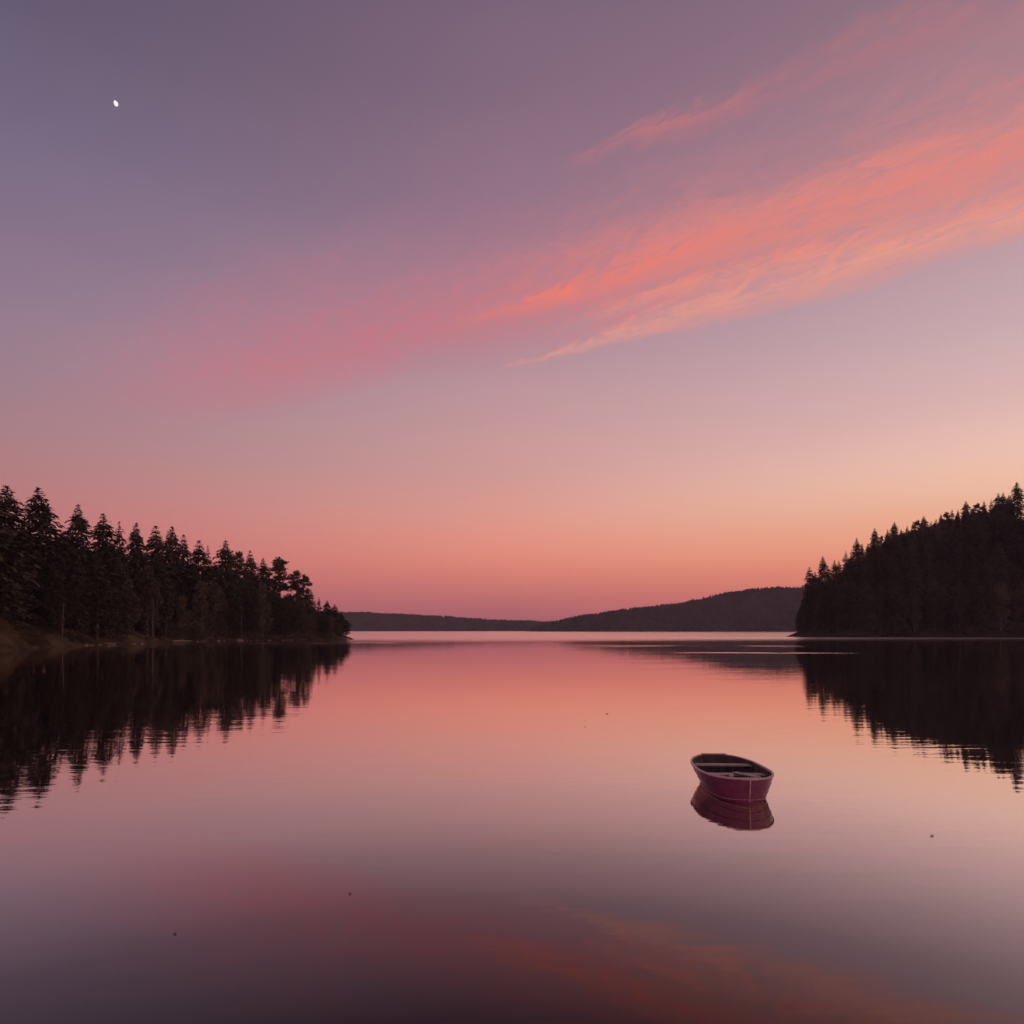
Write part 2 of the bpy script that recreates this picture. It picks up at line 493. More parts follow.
# ------------------------------------------------------------------ trees
def leaf(mb, p, d, ln, wd, up):
    """one spray: a bent diamond along d"""
    side = d.cross(up)
    if side.length < 1e-3: side = Vector((1, 0, 0))
    side.normalize()
    q = p + d * ln
    mid = p + d * (ln * .5)
    mb.add([p, mid + side * wd * .5 - up * wd * .12, q - up * ln * .14, mid - side * wd * .5 - up * wd * .12], [(0, 1, 2, 3)])


def rv(r): return Vector((r.gauss(0, 1), r.gauss(0, 1), r.gauss(0, 1))).normalized()


def conifer_mesh(seed, H, Rmax, base=0.14, slope=0.40, step=0.62, gap=0.12, nb=(5, 7), droop=0.35, ragged=0.25):
    r = random.Random(seed)
    mb, tk = MB(), MB()
    lean = [Vector((r.uniform(-.25, .25), r.uniform(-.25, .25), 0)) for _ in range(4)]
    ax = lambda z: lean[0] * math.sin(z / H * 3) + lean[1] * (z / H) ** 2
    tk.tube([ax(z) + Vector((0, 0, z)) for z in np.linspace(-0.6, H - .3, 12)], [max(.03, (0.018 * H) * (1 - k / 11) ** .9) for k in range(12)], 7)
    z = H - .15
    # leader
    for k in range(6):
        leaf(mb, ax(H) + Vector((0, 0, H - 1.0 + .12 * k)), (Vector((r.gauss(0, .4), r.gauss(0, .4), 1))).normalized(), .6, .26, rv(r))
    az0 = r.random() * 6
    bulge = [(r.uniform(0, 6.28), r.uniform(.0, 1), r.uniform(.75, 1.3)) for _ in range(6)]
    while z > base * H:
        dep = H - z
        Rr = min(Rmax, slope * .9 * dep ** .95 + .32)
        Rr *= 1 - .35 * max(0, (dep / H - .62) / .38)
        n = r.randint(*nb)
        lift = .25 if dep < .25 * H else .02
        for k in range(n):
            if r.random() < gap: continue
            a = az0 + 6.283 * k / n + r.uniform(-.35, .35)
            L = Rr * r.uniform(1 - ragged * 1.6, 1 + ragged)
            for ba, bz, bs in bulge:
                if math.cos(a - ba) > .6 and abs(z / H - bz) < .08: L *= bs
            d0 = Vector((math.cos(a), math.sin(a), 0))
            o = ax(z) + Vector((0, 0, z))
            m = max(3, int(L / .36))
            dr = droop * r.uniform(.6, 1.3)
            pt = lambda t: o + d0 * (L * t) + Vector((0, 0, L * (lift * t * (1.6 - t) - dr * t * t + .12 * max(0, t - .7))))
            for i in range(m):
                t = (i + r.random()) / m
                if t < .10: continue
                p = pt(t)
                for sgn in (-1, 1):
                    sd_ = d0.cross(Vector((0, 0, 1))) * sgn
                    dd = (d0 * r.uniform(.4, 1.1) + sd_ * r.uniform(.2, 1.1) + Vector((0, 0, r.uniform(-.75, .15)))).normalized()
                    ln = r.uniform(.8, 1.45) * min(1.0, .5 + L / 4.0) * min(1.0, .55 + dep / 12)
                    leaf(mb, p, dd, ln * r.choice((.7, 1, 1, 1.35)), ln * r.uniform(.42, .68), (Vector((0, 0, 1)) + rv(r) * .5).normalized())
        az0 += 1.1
        z -= step * r.uniform(.75, 1.3) * (.7 if dep < 5 else 1.0)
    return tk, mb


def clump_mesh(seed, H, crowns, trunk_r, pale=False, dens=26, size=.6):
    """broad or open tree: trunk, limbs and leaf clumps round limb ends. crowns = (dx,dy,z,rx,rz)"""
    r = random.Random(seed)
    mb, tk = MB(), MB()
    top = max(c[2] for c in crowns)
    tk.tube([Vector((.25 * math.sin(z * .3), .2 * math.cos(z * .25) - .2, z)) for z in np.linspace(-.6, top, 9)], [trunk_r * (1 - .8 * k / 8) for k in range(9)], 7)
    for (cx, cy, cz, rx, rz) in crowns:
        zb = max(.5, cz - .35 * math.hypot(cx, cy) - .6)
        tk.tube([(0, 0, zb), (cx * .5, cy * .5, (zb + cz) / 2 + .1), (cx, cy, cz)], [trunk_r * .35, trunk_r * .22, .04], 5)
        n = int(dens * rx * rx * max(rz, .5) ** .5)
        for _ in range(n):
            v = rv(r) * (r.random() ** .33)
            v *= 1 + .35 * mnoise.noise(Vector((v.x * 2 + seed, v.y * 2, v.z * 2 + cz)))
            p = Vector((cx + v.x * rx, cy + v.y * rx, cz + v.z * rz))
            for _k in range(2):
                d = (rv(r) + Vector((v.x, v.y, .15)) * .6).normalized()
                leaf(mb, p, d, size * r.uniform(.6, 1.2), size * r.uniform(.35, .6), rv(r))
    return tk, mb


PROTO = {}


def proto(kind, tk, mb, H, leafm, barkm, name):
    t = bpy.data.meshes.new('trunk'); t.from_pydata(tk.v, [], tk.f); t.materials.append(barkm)
    c = bpy.data.meshes.new('crown'); c.from_pydata(mb.v, [], mb.f); c.materials.append(leafm)
    t.polygons.foreach_set('use_smooth', [True] * len(t.polygons))
    PROTO.setdefault(kind, []).append((name, t, c, H))


for sd_ in range(3):   # full, dense firs
    proto('fir', *conifer_mesh(100 + sd_, 30, 4.3, slope=.52, base=.04, droop=.36, step=.50), 30, M_needles, M_bark, 'fir_tree')
for sd_ in range(2):   # slim spires
    proto('spire', *conifer_mesh(200 + sd_, 28, 3.0, slope=.38, base=.05, droop=.42, step=.50), 28, M_needles, M_bark, 'spruce_tree')
for sd_ in range(2):   # ragged, open
    proto('ragged', *conifer_mesh(300 + sd_, 30, 4.6, slope=.46, base=.10, droop=.15, gap=.26, ragged=.42, step=.70), 30, M_needles, M_bark, 'fir_tree')


def pine_crowns(seed, H):
    r = random.Random(seed); out = [(0, 0, H - .9, 1.2, .8)]
    z = H - 1.6
    while z > .30 * H:
        a = r.random() * 6.28; d = r.uniform(.8, 3.6) * (1 if z < H - 4 else .55)
        out.append((d * math.cos(a), d * math.sin(a), z, r.uniform(.9, 1.7), r.uniform(.45, .8)))
        z -= r.uniform(.22, .5)
    return out


for sd_ in range(2):
    proto('pine', *clump_mesh(400 + sd_, 26, pine_crowns(400 + sd_, 26), .32, dens=42, size=.75), 26, M_needles, M_bark, 'pine_tree')


def round_crowns(seed, H, Rm):
    r = random.Random(seed); out = []
    for k in range(34):
        t = r.uniform(.08, .96); w = Rm * math.sin(math.pi * min(1, t ** .75 * .93 + .05)) ** .7
        a = r.random() * 6.28; d = w * r.uniform(.1, .85)
        out.append((d * math.cos(a), d * math.sin(a), t * H, r.uniform(.9, 1.7), r.uniform(.9, 1.8)))
    out.append((0, 0, H - 1.0, 1.0, 1.1))
    return out


for sd_ in range(3):
    proto('broad', *clump_mesh(500 + sd_, 16, round_crowns(500 + sd_, 16, 3.8), .22, dens=26, size=.95), 16, M_broad, M_palebark, 'broadleaf_tree')

NTREE = {'n': 0}


def plant_tree(kind, x, y, z, H, label, group, rz=None, wide=1.0):
    name, tm, cmesh, H0 = rng.choice(PROTO[kind])
    e = empty(name, (x, y, z), rng.uniform(0, 6.28) if rz is None else rz)
    s = H / H0
    e.scale = (s * wide, s * wide, s)
    for nm, me in (('trunk', tm), ('crown', cmesh)):
        o = bpy.data.objects.new(nm, me)
        COL.objects.link(o); o.parent = e
    tag(e, label, 'tree', group)
    NTREE['n'] += 1
    return e


SHORE_D = {'l': lambda px: np.interp(px, [-140, 0, 45, 100, 165, 235, 290, 345], [85, 113, 140, 160, 200, 216, 232, 247]),
           'r': lambda px: np.interp(px, [797, 863, 939, 1024, 1150], [358, 343, 330, 316, 285])}


def skyline_tree(side, kind, px, py, label, Ht=28, wide=1.0, dmin=6):
    """find where along this bearing a tree of about the wanted height has its tip in that direction"""
    best = None
    D = SHORE_D[side](px) + dmin
    lim = D + (45 if side == 'l' else 150)
    while D < lim:
        x = (px - 512) / F * D
        gz = ground_z(x, D, side)
        tip = CAM_H + (HOR - py) / F * D
        if gz > .3:
            err = abs(tip - gz - Ht)
            if best is None or err < best[0]: best = (err, x, D, gz, tip - gz)
        D += 1.5
    _, x, y, z, H = best
    plant_tree(kind, x, y, z - .1, H, label, 'skyline trees on the left shore' if side == 'l' else 'skyline trees on the right hill', wide=wide)
    return (x, y)


LSKY = [
    (5, 485, 'fir', 'broad tall fir cut by the left edge of the photo', 30, 1.15),
    (40, 487, 'fir', 'tallest dark fir on the left shore, with broad drooping boughs', 30, 1.0),
    (79, 504, 'fir', 'dense fir with a narrow rounded top, right of the tallest fir on the left shore', 29, .8),
    (103, 513, 'fir', 'full dark fir with a wide top, second right of the tallest left-shore fir', 29, .9),
    (120, 521, 'ragged', 'thin ragged fir top poking between two fuller firs on the left shore', 26, .6),
    (136, 522, 'fir', 'narrow dark fir just right of the thin ragged top on the left shore', 28, .7),
    (156, 525, 'spire', 'fir with a forked bushy top at the left-shore forest middle', 27, 1.1),
    (171, 526, 'fir', 'rounded bushy fir beside the forked top on the left shore', 27, .85),
    (184, 534, 'spire', 'small thin spruce tip in a dip of the left-shore skyline', 25, .8),
    (199, 540, 'spire', 'narrow spruce left of the slim double tip on the left shore', 25, 1.1),
    (208, 545, 'ragged', 'slim half-bare spruce tip just left of the flat-topped broad fir', 23, .5),
    (226, 540, 'fir', 'flat-topped broad fir above the middle of the left shore', 26, .95),
    (239, 551, 'pine', 'open pine tucked against the flat-topped broad fir', 23, .8),
    (250, 550, 'spire', 'thin feathery spruce between an open pine and a pointed fir', 24, .9),
    (262, 558, 'spire', 'pointed dark fir left of the big clumpy pine', 24, 1.3),
    (279, 557, 'pine', 'big clumpy pine, tallest near the right end of the left shore', 24, 1.1),
    (296, 570, 'pine', 'open leaning pine with sky showing through its crown', 22, 1.0),
    (304, 574, 'pine', 'outermost clumpy pine with bare lower boughs over the left point', 21, .8),
    (311, 589, 'ragged', 'small ragged fir below the open pines on the left point', 16, .8),
    (319, 597, 'ragged', 'spindly low treetop on the slope down to the left point', 13, .6),
    (327, 600, 'fir', 'short dense fir close to the tip of the left point', 14, 1.1),
    (341, 612, 'fir', 'low rounded tree just before the tip of the left point', 10, 1.5),
    (346, 621, 'broad', 'lowest bushy tree at the very tip of the left point', 6, 1.7),
    (335, 604, 'spire', 'small twin-topped tree next to last on the left point', 13, 1.6),
]
RSKY = [
    (809, 567, 'spire', 'first slim fir at the lake end of the right hill', 32, 1.0),
    (823, 556, 'fir', 'full fir second from the lake end of the right hill', 32, .75),
    (834, 560, 'spire', 'small fir tip in the gap after the second fir of the right hill', 29, .9),
    (846, 551, 'ragged', 'ragged open fir leaning out on the lower right hill', 30, .7),
    (856, 538, 'spire', 'narrow fir above the lower slope of the right hill', 30, 1.0),
    (875, 528, 'fir', 'broad round-topped fir on the right hill skyline', 29, .8),
    (894, 522, 'fir', 'broad layered fir right of the round-topped one', 29, .9),
    (907, 526, 'spire', 'thin fir tip between two broad firs of the right hill', 26, .8),
    (924, 516, 'fir', 'wide bushy fir at the middle of the right hill skyline', 29, .95),
    (941, 514, 'fir', 'small triangular fir right of the wide bushy fir', 27, .7),
    (952, 509, 'ragged', 'sparse feathery fir on the upper right hill', 26, .6),
    (966, 501, 'fir', 'flat-topped leafy fir on the upper right hill', 28, .9),
    (978, 503, 'pine', 'rounded pine crown beside the flat-topped fir of the right hill', 26, .9),
    (991, 499, 'ragged', 'thin open fir on the skyline near the right edge', 27, .6),
    (998, 493, 'spire', 'slender dark fir next to the thin open one near the right edge', 28, 1.0),
    (1009, 495, 'spire', 'small pointed fir between the slender fir and the highest treetop', 26, 1.0),
    (1017, 482, 'fir', 'highest full treetop at the right edge of the right hill', 30, .95),
]
placed = {'l': [], 'r': []}
for px, py, k, lab, H, w in LSKY: placed['l'].append(skyline_tree('l', k, px, py, lab, H, w))
for px, py, k, lab, H, w in RSKY: placed['r'].append(skyline_tree('r', k, px, py, lab, H, w))

_lx, _rx = [p[0] for p in LSKY], [p[0] for p in RSKY]
LLINE = [(-300, 470), (-30, 500), (5, 512), (40, 522), (80, 528), (110, 534), (150, 541), (190, 553), (230, 566), (262, 575), (290, 594), (312, 607), (330, 614), (345, 626), (352, 634)]
RLINE = [(796, 632), (802, 600), (812, 577), (830, 568), (850, 556), (875, 541), (900, 531), (930, 525), (960, 514), (990, 506), (1024, 494), (1200, 440)]


def fill(side, n, xr, yr, mind, line, maxd, kinds, hr, label, group, mx=(-130, 1130)):
    tries = 0; k = 0
    xs, ys = [p[0] for p in line], [p[1] for p in line]
    poly = LEFT if side == 'l' else RIGHT
    while k < n and tries < 14000:
        tries += 1
        x, y = rng.uniform(*xr), rng.uniform(*yr)
        d = float(sdist(np.array([[x]]), np.array([[y]]), poly)[0, 0])
        if not (2.5 < d < maxd): continue
        px = 512 + F * x / y
        if not (mx[0] < px < mx[1]): continue
        if side == 'r' and px < xs[0] + 3: continue
        if side == 'l' and px < 50 and d < 10: continue       # the open grassy mound at the left edge
        if any((x - a) ** 2 + (y - b) ** 2 < mind ** 2 for a, b in placed[side]): continue
        z = ground_z(x, y, side)
        lim = CAM_H + (HOR - np.interp(px, xs, ys)) / F * y - z
        kind = rng.choice(kinds)
        H = rng.uniform(*hr) * (0.78 if kind == 'broad' else 1)
        H = min(H, lim * rng.uniform(.86, 1.0))
        if H < 4: continue
        if H < 9: kind = 'broad' if rng.random() < .4 else kind
        placed[side].append((x, y)); k += 1
        lb, gp = (label, group) if kind != 'broad' else (label.replace('conifer', 'broadleaf tree'), group.replace('conifers', 'broadleaf trees'))
        plant_tree(kind, x, y, z - .1, H, lb, gp, wide=rng.uniform(.85, 1.2) * (.72 if kind == 'broad' else 1.0) * (1.0 if H > 16 else 1.25))
    return k


rk = random.Random(77)
_rl = ([p[0] for p in RLINE], [p[1] for p in RLINE])
for px in (815, 828, 839, 851, 862, 868, 882, 888, 901, 913, 918, 931, 936, 947, 958, 972, 984, 1003):
    placed['r'].append(skyline_tree('r', rk.choice(['ragged', 'spire', 'fir', 'pine']), px, float(np.interp(px, *_rl)) - rk.uniform(1, 9),
                                    'small half-hidden treetop filling a gap between taller firs of the right hill skyline', rk.uniform(24, 29), rk.uniform(.6, .85)))
a = fill('l', 56, (-190, -60), (85, 275), 3.6, LLINE, 9, ['fir', 'fir', 'broad', 'broad', 'broad', 'spire', 'ragged'], (17, 27),
         'dark conifer below the skyline in the dense left-shore forest', 'conifers below the left-shore skyline', (-110, 352))
b = fill('l', 62, (-230, -60), (85, 275), 4.6, LLINE, 45, ['fir', 'fir', 'spire', 'ragged'], (24, 31),
         'dark conifer below the skyline in the dense left-shore forest', 'conifers below the left-shore skyline', (-110, 350))
c = fill('r', 60, (160, 330), (280, 470), 4.6, RLINE, 12, ['fir', 'fir', 'broad', 'spire', 'ragged', 'broad'], (22, 32),
         'dark conifer below the skyline on the shadowed right hill', 'conifers below the right-hill skyline', (797, 1110))
d = fill('r', 170, (165, 400), (280, 480), 5.2, RLINE, 110, ['fir', 'fir', 'spire', 'fir'], (22, 31),
         'dark conifer below the skyline on the shadowed right hill', 'conifers below the right-hill skyline', (797, 1110))
fill('l', 16, (-112, -55), (212, 272), 3.4, LLINE, 26, ['fir', 'broad', 'spire'], (9, 17),
     'dark conifer below the skyline in the dense left-shore forest', 'conifers below the left-shore skyline', (270, 350))
print('TREES', a, b, c, d, NTREE['n'])


# ------------------------------------------------------------------ boat
def boat():
    Lb, Bh = 2.76, 0.88
    e = empty('rowing_boat')
    tag(e, 'small maroon wooden rowing boat floating alone on the calm lake', 'boat')
    M_hull = material('maroon_paint', (0.27, 0.054, 0.140), 0.42, (0.19, 0.042, 0.100), 6.0, 0.45, 0, 0.15, 14.0)
    M_hull.node_tree.nodes['Principled BSDF'].inputs['Coat Weight'].default_value = .5
    M_hull.node_tree.nodes['Principled BSDF'].inputs['Coat Roughness'].default_value = .22
    M_tr = material('faded_pink_paint', (0.74, 0.36, 0.34), 0.45, (0.64, 0.29, 0.27), 5.0, 0.4, 0, 0.2, 16.0)
    M_in = material('inner_wood', (0.045, 0.032, 0.030), 0.7, (0.085, 0.060, 0.054), 6.0, 0.3, 0, 0.3, 22.0)
    M_rim = material('worn_rim_paint', (0.52, 0.35, 0.36), 0.5, (0.76, 0.58, 0.58), 9.0, 0.4, 0, 0.3, 25.0)
    M_seat = material('grey_seat_wood', (0.36, 0.28, 0.26), 0.6, (0.48, 0.38, 0.36), 8.0, 0.3, 0, 0.3, 24.0)
    M_floor = material('dark_floor_wood', (0.10, 0.075, 0.065), 0.75, (0.17, 0.125, 0.105), 8.0, 0.3, 0, 0.3, 24.0)
    st = [0, .03, .07, .12, .20, .28, .36, .45, .54, .62, .70, .77, .83, .875, .91, .94, .962, .98, .992, 1.0]
    bw = np.interp(st, [0, .03, .07, .12, .20, .30, .50, .63, .74, .83, .90, .945, .975, .992, 1], [.36, .50, .62, .73, .86, .95, 1, .985, .92, .80, .645, .485, .32, .17, .0])
    SK = lambda t: 0.0

    def sheer(s): return .57 - .045 * math.sin(math.pi * s) + .01 * s

    def keel(s): return -.09 + .02 * (1 - s)

    NK = 9

    def section(s, b, inset=0.0):
        zs, zk = sheer(s), keel(s) + inset * 1.2
        out = []
        bb = max(0.0, b - inset)
        chine = bb * (.64 + .14 * s ** 2)          # straight flared side down to a soft chine
        zc = -.03 + .05 * max(0, (s - .9) / .1) + inset
        for k in range(NK + 1):
            if k <= 6:
                t = k / 6
                yy = bb + (chine - bb) * (t ** 1.25)
                zz_ = zs + (zc - zs) * t
            else:
                t = (k - 6) / (NK - 6)
                yy = chine * (1 - t)
                zz_ = zc + (min(zk, zc - .01) - zc) * t ** .6
            xx = s * Lb - (zs - zz_) * (.10 * max(0, (s - .6) / .4)) + (zs - zz_) * (.34 * max(0, (.30 - s) / .30))
            if inset: zz_ = max(zz_, .03)
            out.append((xx, yy, zz_))
        return out

    def shell(inset, flip):
        mb = MB()
        for sgn in (-1, 1):
            vs = []
            for s, b in zip(st, bw * Bh):
                if inset:
                    s = .015 + .972 * s
                for (x, y, z) in section(s, b, inset): vs.append((x + sgn * y * SK(s), sgn * y, z))
            n = NK + 1
            fs = []
            for i in range(len(st) - 1):
                for k in range(NK):
                    q = (i * n + k, i * n + k + 1, (i + 1) * n + k + 1, (i + 1) * n + k)
                    fs.append(q if (sgn > 0) ^ flip else q[::-1])
            mb.add(vs, fs)
        return mb
    shell(0, False).build('hull', M_hull, e, True)
    shell(0.028, True).build('lining', M_in, e, True)
    # transom: flat board closing the stern
    sec = section(0, bw[0] * Bh)
    out = [(x + y * SK(0), y, z) for (x, y, z) in sec] + [(x - y * SK(0), -y, z) for (x, y, z) in sec[-2::-1]]
    tb = MB(); n = len(out)
    top = [(x, y, z + (.02 if i in (0, n - 1) else 0)) for i, (x, y, z) in enumerate(out)]
    tb.add([(x - .022, y * 1.01, z) for x, y, z in top] + [(x + .012, y * .985, z) for x, y, z in top],
           [tuple(range(n))[::-1], tuple(range(n, 2 * n))] + [(i, (i + 1) % n, n + (i + 1) % n, n + i) for i in range(n)])
    tr = tb.build('transom', M_tr, e)
    ib = MB()
    inn = [(x + .015, y * .93, max(z, .04) - .012) for x, y, z in top]
    ib.add(inn + [(x + .014, y, z) for x, y, z in inn], [tuple(range(n))[::-1], tuple(range(n, 2 * n))] + [(i, (i + 1) % n, n + (i + 1) % n, n + i) for i in range(n)])
    ib.build('inner_board', M_in, tr)
    cb = MB()
    cb.box((-.002, 0, sheer(0) + .028), (.052, bw[0] * Bh * 2 * 1.03 + .01, .018), Matrix.Rotation(-math.atan(SK(0)), 3, 'Z'))
    cb.build('transom_cap', M_rim, tr)
    # gunwale: rail along both sheers
    gm = MB()
    for sgn in (-1, 1):
        vs = []
        for s, b in zip(st, bw * Bh):
            z = sheer(s)
            xo = s * Lb
            inn = max(0.0, b - .034)
            for (yy, zz_) in ((b + .016, z - .022), (b + .016, z + .018), (inn, z + .018), (inn, z - .022)):
                vs.append((xo + (.016 if yy > b else -.034) * (s > .99) + sgn * yy * SK(s), sgn * (yy if s < .999 else 0), zz_))
        fs = []
        for i in range(len(st) - 1):
            for k in range(4):
                q = (i * 4 + k, i * 4 + (k + 1) % 4, (i + 1) * 4 + (k + 1) % 4, (i + 1) * 4 + k)
                fs.append(q if sgn < 0 else q[::-1])
        fs += [(0, 1, 2, 3), tuple((len(st) - 1) * 4 + k for k in range(4))]
        gm.add(vs, fs)
    gm.build('gunwale', M_rim, e)
    # lapped plank edges (proud strakes) on the outside
    rb = MB()
    for sgn in (-1, 1):
        for kk in (2, 4):
            pts = [section(s, b)[kk] for s, b in zip(st, bw * Bh)]
            rb.tube([(x + sgn * y * SK(s), sgn * (y + .003), z) for s, (x, y, z) in zip(st, pts)], .008, 6)
    rb.build('strake', M_hull, e, True)
    wl = MB()
    for sgn in (-1, 1):
        pts = [section(s, b_)[5] for s, b_ in zip(st, bw * Bh)]
        wl.tube([(x + sgn * y * SK(s), sgn * (y + .004), z - .02) for s, (x, y, z) in zip(st, pts)], .005, 6)
    wl.build('chine_strip', M_rim, e, True)

    def width_at(s, z):
        b = float(np.interp(s, st, bw)) * Bh
        sc = section(s, b, .03)
        return float(np.interp(z, [p[2] for p in sc[::-1]], [p[1] for p in sc[::-1]]))
    for s, z, w in ((.24, .43, .22), (.55, .38, .24)):
        tm_ = MB()
        hw0, hw1 = width_at(s - w / 2 / Lb, z), width_at(s + w / 2 / Lb, z)
        x0, x1 = s * Lb - w / 2, s * Lb + w / 2
        tm_.add([(x0, -hw0, z), (x1, -hw1, z), (x1, hw1, z), (x0, hw0, z), (x0, -hw0, z + .03), (x1, -hw1, z + .03), (x1, hw1, z + .03), (x0, hw0, z + .03)],
                [(0, 1, 2, 3)[::-1], (4, 5, 6, 7), (0, 1, 5, 4), (1, 2, 6, 5), (2, 3, 7, 6), (3, 0, 4, 7)])
        tm_.build('thwart', M_seat, e)
    # bow seat: three short boards let into the bow, following its curve
    bs = MB()
    for xa, xb in ((2.10, 2.24), (2.26, 2.40), (2.42, 2.56)):
        ya, yb = width_at(xa / Lb, .43) - .012, width_at(xb / Lb, .43) - .012
        vs = [(xa, -ya, .43), (xb, -yb, .43), (xb, yb, .43), (xa, ya, .43)]
        bs.add(vs + [(x, y, z + .024) for x, y, z in vs], [(3, 2, 1, 0), (4, 5, 6, 7), (0, 1, 5, 4), (1, 2, 6, 5), (2, 3, 7, 6), (3, 0, 4, 7)])
    bs.build('bow_seat', M_floor, e)
    # breasthook: the wedge joining both rails at the stem
    bh = MB()
    pts = [(q_, float(np.interp(q_, st, bw)) * Bh - .03) for q_ in (.93, .955, .975)]
    vs = [(q_ * Lb, y, sheer(q_) + .006) for q_, y in pts] + [(q_ * Lb, -y, sheer(q_) + .006) for q_, y in pts[::-1]]
    k = len(vs)
    bh.add(vs + [(x, y, z - .03) for x, y, z in vs], [tuple(range(k))[::-1], tuple(range(k, 2 * k))] + [(i, (i + 1) % k, k + (i + 1) % k, k + i) for i in range(k)])
    bh.build('breasthook', M_seat, e)
    # stowed bottom board leaning against the side near the bow
    lb = MB()
    lb.box((1.82, .24, .463), (.80, .15, .022), Matrix.Rotation(.42, 3, 'Z') @ Matrix.Rotation(-.07, 3, 'Y'))
    lb.box((1.74, -.10, .432), (.36, .11, .020), Matrix.Rotation(-.25, 3, 'Z'))
    lb.build('loose_board', M_seat, e)
    fl = MB()
    for k in range(-2, 3):
        fl.box((1.30, k * .145, .085), (1.75, .120, .02))
    fl.build('floorboard', M_floor, e)
    rbm = MB()
    for s in (.12, .33, .43, .66, .76):
        b = float(np.interp(s, st, bw)) * Bh
        for sgn in (-1, 1):
            rbm.tube([(x + sgn * y * SK(s), sgn * y, z) for x, y, z in section(s, b, .040)[1:7]], .012, 6)
    rbm.build('rib', M_in, e, True)
    sm_ = MB()
    sp = section(1.0, 0.0)
    sm_.tube([(sp[k][0] + .006, 0, sp[k][2] + (.03 if k == 0 else 0)) for k in range(0, 7)], .015, 6)
    sm_.build('stem', M_rim, e, True)
    sk = MB()
    sk.box((.45, 0, -.09), (.60, .03, .10))
    sk.build('skeg', M_hull, e)
    return e


bt = boat()
BOW = Vector((5.46, 13.74, 0))    # stem head, seen just right of the middle of the water
BAX = Vector((-.03, -.9995, 0))    # bow direction: towards the camera
BX, BY = (BOW - BAX * 2.76).xy
bt.location = (BX, BY, 0)
bt.rotation_euler = (0, 0, math.atan2(BAX.y, BAX.x))

# ------------------------------------------------------------------ moon: the lit lune of a small far sphere
def moon():
    C_ = Vector(((115.5 - 512) / F * 9000, 9000, (HOR - 103.5) / F * 9000 + CAM_H))
    rad = 35.0
    m = bpy.data.materials.new('moonlight'); m.use_nodes = True
    q = NG(m.node_tree)
    t = q.new('ShaderNodeTexCoord')
    em = q.new('ShaderNodeEmission')
    q.put(em.inputs[0], q.mix(q.noise(t.outputs['Object'], .03, 3, .5), (1.0, .93, .97, 1), (.85, .78, .84, 1)))
    em.inputs[1].default_value = 1.1
    o = q.new('ShaderNodeOutputMaterial'); q.l.new(em.outputs[0], o.inputs[0])
    mb = MB()
    na, nb = 16, 12
    outer, inner = [], []
    for i in range(na + 1):
        la = -math.pi / 2 + math.pi * i / na
        for k in range(nb + 1):
            l0, l1 = R(-38), R(120)                   # lit between these angles from the line of sight
            lo = l0 + (l1 - l0) * k / nb
            outer.append(Vector((math.cos(la) * math.sin(lo), -math.cos(la) * math.cos(lo), math.sin(la))) * rad)
            t_ = k / nb
            inner.append(Vector((math.cos(la) * (math.sin(l0) * (1 - t_) + math.sin(l1) * t_), -math.cos(la) * (math.cos(l0) * (1 - t_) + math.cos(l1) * t_), math.sin(la))) * rad)
    n = nb + 1
    fo = [(i * n + k, i * n + k + 1, (i + 1) * n + k + 1, (i + 1) * n + k) for i in range(na) for k in range(nb)]
    mb.add(outer, fo); mb.add(inner, [f[::-1] for f in fo])
    ob = mb.build('moon', m, None, True)
    ob.location = C_
    ob.rotation_euler = (0, R(14), math.atan2(C_.y, C_.x) - R(90))
    tag(ob, 'small bright white moon, not quite full, in the violet sky', 'moon')


moon()

# ------------------------------------------------------------------ shoreline details
def rock_mesh(seed):
    r = random.Random(seed)
    vs, fs = [], []
    na, nb = 7, 10
    for i in range(na + 1):
        la = -math.pi / 2 + math.pi * i / na
        for k in range(nb):
            lo = 2 * math.pi * k / nb
            v = Vector((math.cos(la) * math.cos(lo), math.cos(la) * math.sin(lo), math.sin(la) * .6))
            v *= 1 + .45 * mnoise.noise(v * 1.3 + Vector((seed * 3.1, 0, 0))) + .12 * mnoise.noise(v * 4)
            vs.append(v)
    for i in range(na):
        for k in range(nb):
            fs.append((i * nb + k, i * nb + (k + 1) % nb, (i + 1) * nb + (k + 1) % nb, (i + 1) * nb + k))
    me = bpy.data.meshes.new('rock'); me.from_pydata([tuple(v) for v in vs], [], fs); me.materials.append(M_rock)
    return me


ROCKS = [rock_mesh(k) for k in range(4)]
rr = random.Random(5)


def rock(x, y, z, s, label, group):
    o = bpy.data.objects.new('rock', rr.choice(ROCKS))
    COL.objects.link(o)
    o.location = (x, y, z)
    o.scale = (s * rr.uniform(.9, 1.6), s * rr.uniform(.8, 1.2), s * rr.uniform(.6, .9))
    o.rotation_euler = (0, 0, rr.uniform(0, 6.28))
    tag(o, label, 'rock', group)


def shore_pt(px, inland=0.5):
    D = SHORE_D['l'](px)
    best = None
    for D in np.arange(D - 14, D + 22, .5):
        x = (px - 512) / F * D
        z = ground_z(x, D, 'l')
        if z > .12: return x, D, z
    return x, D, .1


